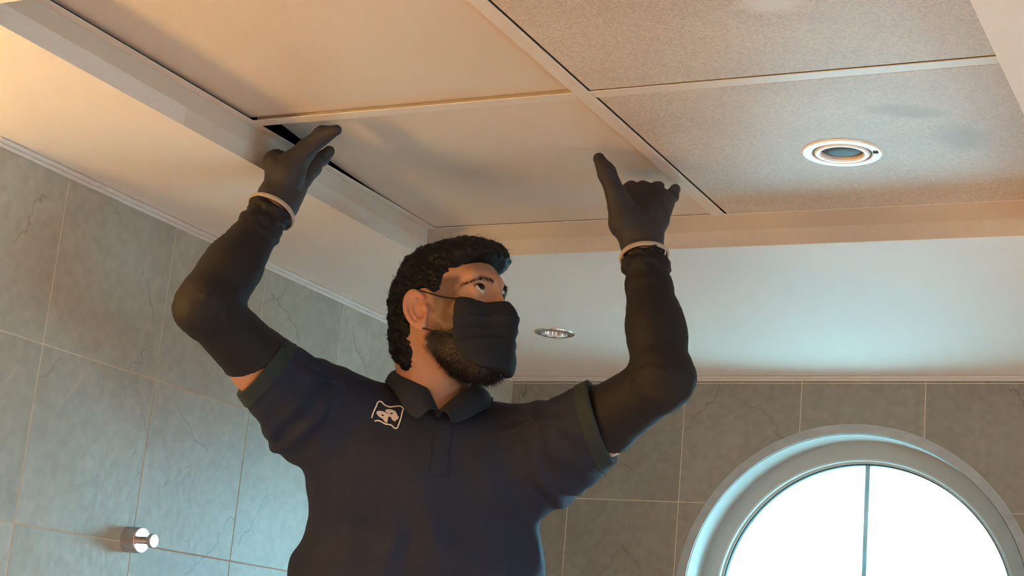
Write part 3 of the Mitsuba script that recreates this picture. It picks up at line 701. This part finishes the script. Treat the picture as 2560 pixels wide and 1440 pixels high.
def on_shirt(u, z, lift, f=shirt_f):
    """points of the shirt's front at (u across, z up) from the foot of its neck opening"""
    p = VB + np.outer(u, TX) + np.outer(z, TZ) + .16*TF
    for _ in range(40):
        d = f(p) - lift; p = p - np.clip(d, -.02, .02)[:, None]*.8*TF
    return p
def drape(poly, lift, thick, e=.0022):
    """a flat shape laid on the shirt's front, with thickness"""
    t = trimesh.creation.extrude_polygon(poly, .001, engine='earcut')
    t = t.subdivide_to_size(e, 12) if hasattr(t, 'subdivide_to_size') else t
    v = np.asarray(t.vertices); top = v[:, 2] > .0005
    p = on_shirt(v[:, 0], v[:, 1], 0.0) + np.where(top, lift + thick, lift - .002)[:, None]*TF
    g = trimesh.Trimesh(p, t.faces, process=False); g.fix_normals(); return g
# ribbed cuffs
for s in ('r', 'l'):
    c0, ax = CUFF[s], CAX[s]
    def cuff_f(X, s=s, c0=c0, ax=ax):
        a = (X - c0) @ ax; q = meshkit.fbm(X*9, 3) - .5
        e = np.arctan2((X - c0) @ TZ, (X - c0) @ unit(np.cross(ax, TZ)))
        amp = np.clip((.02 - a)/.10, 0, 1)
        c = sleeve_cone(X, s) - .0042*amp*np.sin(7*e + 40*a + 6*q)
        return np.maximum(np.maximum(np.maximum(c - .0022, -(c + .0085)), a - .002), -(a + .024))
    g = sdf_mesh(cuff_f, .0022, (c0 - .10, c0 + .10), 0.0, 1)
    put(SHIRT + '__cuff', g, 'mat_rib', True, label='dark green ribbed cuff')
# collar: stand and leaf, swept round the neck
from scipy.interpolate import CubicSpline
nl = J['neck_low']
def tp(a): return nl + a[0]*TX + a[1]*TF + a[2]*TZ
top = [(.007, .100, -.030), (-.012, .086, .004), (-.040, .060, .034), (-.064, .012, .046), (-.050, -.040, .052), (0, -.066, .054), (.052, -.040, .046), (.068, .012, .030), (.058, .060, .022), (.030, .085, -.004), (.010, .100, -.031)]
out = [(-.018, .110, -.044), (-.046, .098, -.030), (-.072, .066, .004), (-.088, .010, .016), (-.066, -.052, .020), (0, -.088, .022), (.068, -.052, .014), (.092, .010, -.006), (.086, .066, -.014), (.058, .096, -.036), (.032, .110, -.048)]
tt = np.linspace(0, 1, len(top)); ss = np.linspace(0, 1, 120)
Tc, Oc = CubicSpline(tt, [tp(a) for a in top])(ss), CubicSpline(tt, [tp(a) for a in out])(ss)
axis_c = nl + np.outer(np.clip((Tc - nl) @ TZ, -.03, .06), TZ)
inn = unit(V(0, 0, 1))
rows = []
for k in np.linspace(-.35, 1, 12):
    if k < 0:
        r_ = Tc + (axis_c - Tc)*.03 + k*.03*TZ
    else:
        bulge = .010*math.sin(math.pi*min(k*1.0, 1))
        r_ = Tc*(1 - k) + Oc*k + bulge*(TZ*.7 + .5*(Tc - axis_c)/np.linalg.norm(Tc - axis_c, axis=1)[:, None])
    rows.append(r_)
G_ = np.array(rows); nr, nc = G_.shape[:2]
for j in range(2, nr):        # the leaf lies on the shirt, not in it
    if j > 5:
        for _ in range(4):
            d = shirt_f(G_[j]); lift = np.clip(.004 - d, 0, .03)
            G_[j] += lift[:, None]*(.75*TZ + .25*unit(TF))
f_ = []
for i in range(nr - 1):
    for j in range(nc - 1):
        a_, b_, c_, d_ = i*nc + j, i*nc + j + 1, (i + 1)*nc + j + 1, (i + 1)*nc + j
        f_ += [[a_, b_, c_], [a_, c_, d_]]
su = trimesh.Trimesh(G_.reshape(-1, 3), f_, process=False); nn = su.vertex_normals
def thicken(t, h):
    n_ = t.vertex_normals; v = np.vstack([t.vertices + n_*h/2, t.vertices - n_*h/2]); m = len(t.vertices)
    e = t.edges_sorted; u_, cnt = np.unique(e, axis=0, return_counts=True); bd = {tuple(x) for x in u_[cnt == 1]}
    side = [[a, b + m, b] if True else 0 for a, b in t.edges if (min(a, b), max(a, b)) in bd] + [[a, a + m, b + m] for a, b in t.edges if (min(a, b), max(a, b)) in bd]
    g = trimesh.Trimesh(v, np.vstack([t.faces, t.faces[:, ::-1] + m, side]), process=False); g.fix_normals(); return g
put(SHIRT + '__collar', thicken(su, .0026), 'mat_collar', True, label='dark ribbed collar')
# placket below the neck opening
from shapely.geometry import Polygon, LineString, Point
put(SHIRT + '__placket', drape(Polygon([(-.004, -.004), (.022, -.004), (.021, -.105), (-.005, -.105)]), .0005, .0012, .006), 'mat_shirt', 30)
# embroidered emblem on his right breast: a wavy open frame around two joined letters
LU, LZ = -.083, -.0125
K = 6.31e-4/9
def lg(pts):
    r_ = []
    for x, y in pts:
        dx, dy = (x - 930)*K, (655 - y)*K
        a = (dx*.968 - dy*.0887)/(.9954*.968 + .0913*.0887); b = (dy + .0913*a)/.968
        r_.append((LU + a*1.04, LZ + b*1.04))
    return r_
frame = lg([(590, 725), (620, 620), (650, 540), (680, 470), (700, 390), (745, 350), (790, 360), (840, 420), (900, 455), (980, 478), (1080, 460), (1180, 445), (1240, 470), (1275, 515), (1250, 590), (1235, 680), (1210, 790), (1180, 880), (1160, 945), (1120, 970), (1080, 950), (1040, 905), (990, 880), (900, 870), (830, 835), (770, 800), (715, 790), (665, 805)])
put(SHIRT + '__emblem_frame', drape(LineString(frame).buffer(.00095), .0008, .0009), 'mat_thread', 30, label='white stitched wavy frame of the emblem')
A_ = Polygon(lg([(685, 620), (700, 585), (760, 572), (830, 582), (960, 645), (1040, 690), (1045, 740), (1010, 720), (960, 690), (945, 720), (930, 845), (905, 840), (860, 800), (830, 750), (740, 700), (700, 650)]), [lg([(785, 648), (855, 665), (848, 694), (815, 692)])])
B_ = Polygon(lg([(878, 580), (885, 545), (950, 530), (1030, 540), (1100, 575), (1140, 640), (1150, 690), (1178, 690), (1165, 755), (1125, 765), (1105, 810), (1060, 790), (1020, 750), (1035, 690), (968, 640), (920, 612)]), [lg([(970, 622), (1035, 605), (1042, 648), (1000, 640)])])
put(SHIRT + '__emblem_letters', drape(A_.union(B_).buffer(0), .0008, .0009), 'mat_thread_pink', 30, label='pale pink stitched joined letters of the emblem')
put(SHIRT + '__emblem_dot', drape(Point(lg([(622, 768)])[0]).buffer(.0025), .0008, .0007), 'mat_thread_grey', 30)

# hair
def hair_cut(z): return np.interp(z, [-.12, .012, .024, .030, .052, .060, .070, .080, .092], [-.020, -.016, .006, .034, .037, .048, .062, .082, .13])
def hair_f(X):
    L = to_head(X)
    def E(c, r):
        q = (L - V(*c))/V(*r); k0 = np.linalg.norm(q, axis=1); k1 = np.linalg.norm(q/V(*r), axis=1)
        return np.where(k1 > 1e-9, k0*(k0 - 1)/np.maximum(k1, 1e-9), -.03)
    d = E((0, -.010, .040), (.0775, .0895, .086))
    d = smin(d, E((0, -.050, -.018), (.062, .050, .066)), .02)
    d = smin(d, E((0, .056, .092), (.056, .056, .034)), .03)
    d = smin(d, E((-.01, .005, .098), (.060, .075, .030)), .03)
    n1 = meshkit.fbm(L*V(75, 75, 75) + 5, 3) - .5; n2 = np.abs(meshkit.noise(L*170 + 11) - .5)*2
    d = d - .012*n1 + .0058*(n2 - .4)*np.clip((.10 - L[:, 2])/.05, .25, 1)
    cut = (L[:, 1] - hair_cut(L[:, 2]) - .006*n1)*np.interp(L[:, 2], [.02, .026, .034, .06, .074], [.6, .3, .6, .6, .28])
    d = smax(d, cut, .010)
    ear = np.linalg.norm((L*V(0, 1, 1) - V(0, -.002, .002))/V(1, .024, .036), axis=1)*.028 - .028
    ear = np.where(np.abs(L[:, 0]) > .045, ear, .05)
    d = smax(d, -ear, .006)
    return smax(d, -.082 - L[:, 2] + .010*n1, .006)
hm = sdf_mesh(hair_f, .0024, (HO - V(.17, .16, .15), HO + V(.17, .16, .19)), 0.0, 0)
rng = np.random.default_rng(11)
def strands(P0, N0, length, rad, curl, seg=3, lean=None):
    """tapered hairs of three sides each"""
    m = len(P0); vs, fs = [], []
    side = np.cross(N0, rng.normal(size=(m, 3))); side /= np.linalg.norm(side, axis=1)[:, None]; up = np.cross(N0, side)
    bend = side*rng.normal(0, curl, (m, 1)) + (0 if lean is None else lean)
    for k in range(seg + 1):
        t = k/seg; c = P0 + N0*(length*t)[:, None] + bend*(length*t*t)[:, None]; r_ = rad*(1 - .85*t)
        for j in range(3):
            a = 2*math.pi*j/3; vs.append(c + (math.cos(a)*side + math.sin(a)*up)*r_)
    vs = np.stack(vs, 1); w = (seg + 1)*3; base = (np.arange(m)*w)[:, None]
    for k in range(seg):
        for j in range(3):
            a, b = k*3 + j, k*3 + (j + 1) % 3
            fs.append(base + np.array([[a, b, b + 3]])); fs.append(base + np.array([[a, b + 3, a + 3]]))
    return trimesh.Trimesh(vs.reshape(-1, 3), np.concatenate(fs), process=False)
hv, hn = np.asarray(hm.vertices), np.asarray(hm.vertex_normals)
pick = rng.choice(len(hv), 7000, replace=False)
tuft = strands(hv[pick] - hn[pick]*.001, .40*hn[pick] + rng.normal(0, .50, (len(pick), 3)), rng.uniform(.003, .0065, len(pick)), .00034, 1.0, 4)
put(MAN + '__hair', cat(hm, tuft), 'mat_hair', True, label='thick curly black hair, short at the sides')
# beard and brows
sv, sn = np.asarray(sk.vertices), np.asarray(sk.vertex_normals); sc_ = skin_colour(sv); SLc = to_head(sv)
headside = np.linalg.norm(sv - HO, axis=1) < .17
dark = np.where(headside & (sc_[:, 0] < .12) & (SLc[:, 2] < -.03))[0]
pick = rng.choice(dark, min(6500, len(dark)), replace=False)
dn = -HA[:, 2]
bd = strands(sv[pick] - sn[pick]*.0006, sn[pick]*.8 + .35*dn + rng.normal(0, .25, (len(pick), 3)), rng.uniform(.003, .0075, len(pick)), .0003, .6)
put(MAN + '__beard', bd, 'mat_hair', True, label='short dark beard', kind='stuff')
for s in (1, -1):
    m = 260; t = rng.uniform(0, 1, m)
    bx = s*(.014 + .040*t); bz = .0385 + .009*np.sin(np.pi*np.clip(t*.85 + .12, 0, 1)) - .006*t + rng.normal(0, .0018, m)*(1 - .5*t)
    loc = np.c_[bx, np.full(m, .14), bz]; X = HO + loc @ HA.T
    for _ in range(30): X = X - (HA[:, 1]*np.clip(head_f(X), -.02, .02)[:, None])*.8
    dirs = (HA @ V(s*.9, .35, .25)) + rng.normal(0, .22, (m, 3))
    put(MAN + '__eyebrow', strands(X - HA[:, 1]*.0008, dirs/np.linalg.norm(dirs, axis=1)[:, None], rng.uniform(.005, .008, m), .00032, .3), 'mat_hair', True, kind='stuff')

# face mask: pleated cloth stretched over nose and chin
mask0 = [H_(p) for p in [el((0, .050, -.052), (.058, .058, .070), .02), rc((0, .090, .006), (0, .103, -.014), .012, .016, .03), rc((0, .106, -.020), (0, .092, -.066), .016, .020, .03), el((0, .070, -.084), (.034, .026, .030), .03), rc((0, .094, -.004), (.046, .060, -.008), .013, .013, .02), rc((0, .094, -.004), (-.046, .060, -.008), .013, .013, .02)] + both(lambda s: el((s*.047, .060, -.010), (.021, .024, .026), .02)) + both(lambda s: rc((s*.050, .040, -.045), (s*.022, .076, -.088), .0215, .022, .03))]
mf0 = union(mask0)
def mask_f(X):
    L = to_head(X); d = mf0(X); fc = FACE(X)
    d = smin(d, fc - .0035, .010)
    ple = 0
    for z0 in (-.022, -.042, -.060): ple = ple + np.clip(1 - np.abs(L[:, 2] - z0 - .10*(L[:, 1] - .09))/.006, 0, 1)*np.where(L[:, 2] < z0 + .10*(L[:, 1] - .09), .6, 1)
    d = d - .0026*ple - .0012*(meshkit.fbm(L*40, 3) - .5)
    ax = np.abs(L[:, 0])
    top = L[:, 2] - np.interp(ax, [0, .012, .030, .050, .065], [.012, .010, .007, .008, .013])
    bot = -(L[:, 2] + np.interp(L[:, 1], [.03, .055, .08, .11], [.058, .078, .100, .104]))
    back = np.interp(L[:, 2], [-.10, -.06, -.02, .02], [.064, .052, .055, .060]) - L[:, 1]
    return smax(smax(smax(d, top, .003), bot, .004), back, .003)
mk = sdf_mesh(mask_f, .0024, (HO - V(.17, .16, .17), HO + V(.19, .16, .10)), 0.0, 1)
MASK = put(MAN + '__face_mask', mk, 'mat_mask', True, label='black pleated face mask')
def loop(pts, s, r_=.0012):
    q = CubicSpline(np.linspace(0, 1, len(pts)), pts)(np.linspace(0, 1, 40)); q[:, 0] *= s
    X = HO + q @ HA.T
    vv, ff, n2 = [], [], 8
    tg = np.gradient(X, axis=0); tg /= np.linalg.norm(tg, axis=1)[:, None]
    for x, t in zip(X, tg):
        a = unit(np.cross(t, HA[:, 1] + .1*HA[:, 0])); b = np.cross(t, a)
        vv += [x + r_*(math.cos(p)*a + math.sin(p)*b) for p in np.arange(n2)*2*math.pi/n2]
    for i in range(len(X) - 1):
        for k in range(n2):
            a, b, c, d = i*n2 + k, i*n2 + (k + 1) % n2, (i + 1)*n2 + (k + 1) % n2, (i + 1)*n2 + k
            ff += [[a, b, c], [a, c, d]]
    return trimesh.Trimesh(vv, ff, process=False)
for s in (1, -1):
    put(MASK + '__ear_loop', loop([(.0640, .061, .010), (.0735, .034, .016), (.0765, .012, .026), (.0800, -.006, .032)], s), 'mat_mask', True, label='black elastic ear loop')
    put(MASK + '__ear_loop', loop([(.060, .056, -.050), (.0680, .034, -.045), (.0740, .010, -.034), (.0780, -.010, -.030)], s), 'mat_mask', True, label='black elastic ear loop')

# below the picture: trousers, shoes, and the step stool he stands on
HS = .44
FT = [V(-1.46, 2.30, HS), V(-1.22, 2.42, HS)]
tr = []
for h, ft in zip(HIP, FT):
    kn = h*.5 + ft*.5 + .03*TF
    tr += [rc(h + .05*TZ, kn, .098, .066, .04), rc(kn, ft + .10*TZ, .066, .056, .03)]
tr += [rc(HIP[0] + .03*TZ, HIP[1] + .03*TZ, .105, .105, .05)]
put(MAN + '__trousers', sdf_mesh(tr, .011), 'mat_trousers', True, label='dark trousers')
for ft in FT:
    pr = [rc(ft + .045*TZ - .05*TF, ft + .040*TZ + .02*TF, .036, .036, .02), rc(ft + .035*TZ + .02*TF, ft + .030*TZ + .15*TF, .034, .028, .02), rc(ft + .05*TZ - .02*TF, ft + .12*TZ, .045, .045, .02)]
    f0 = union(pr); B = [bound(p) for p in pr]
    put(MAN + '__shoe', sdf_mesh(lambda X: np.maximum(f0(X), HS + .003 - X[:, 2]), .006, (np.min([b[0] - b[1] for b in B], 0), np.max([b[0] + b[1] for b in B], 0)), .01, 0), 'mat_shoe', True, label='black shoe')
ST = 'step_stool'
tag(ST, 'aluminium step stool under the man, below the picture', 'step stool')
cx, cy = -1.315, 2.335
def stool_box(x0, x1, y0, y1, z0, z1, c=.003):
    b = cbox(x0, x1, y0, y1, z0, z1, c); R = np.eye(4); R[:3, :3] = np.array([TX, -TF, TZ]).T; b.apply_transform(R); b.apply_translation([cx, cy, 0]); return b
put(ST + '__tread', stool_box(-.26, .26, -.20, .16, HS - .035, HS), 'mat_chrome_soft')
put(ST + '__tread', stool_box(-.26, .26, -.42, -.20, .155, .19), 'mat_chrome_soft')
for x in (-.245, .215):
    for y in (-.41, .13):
        put(ST + '__leg', stool_box(x, x + .03, y, y + .03, ZF + .001, (.155 if y < 0 else HS - .035)), 'mat_chrome_soft')
    put(ST + '__side_rail', stool_box(x, x + .03, -.20, -.17, .19, HS - .035), 'mat_chrome_soft')
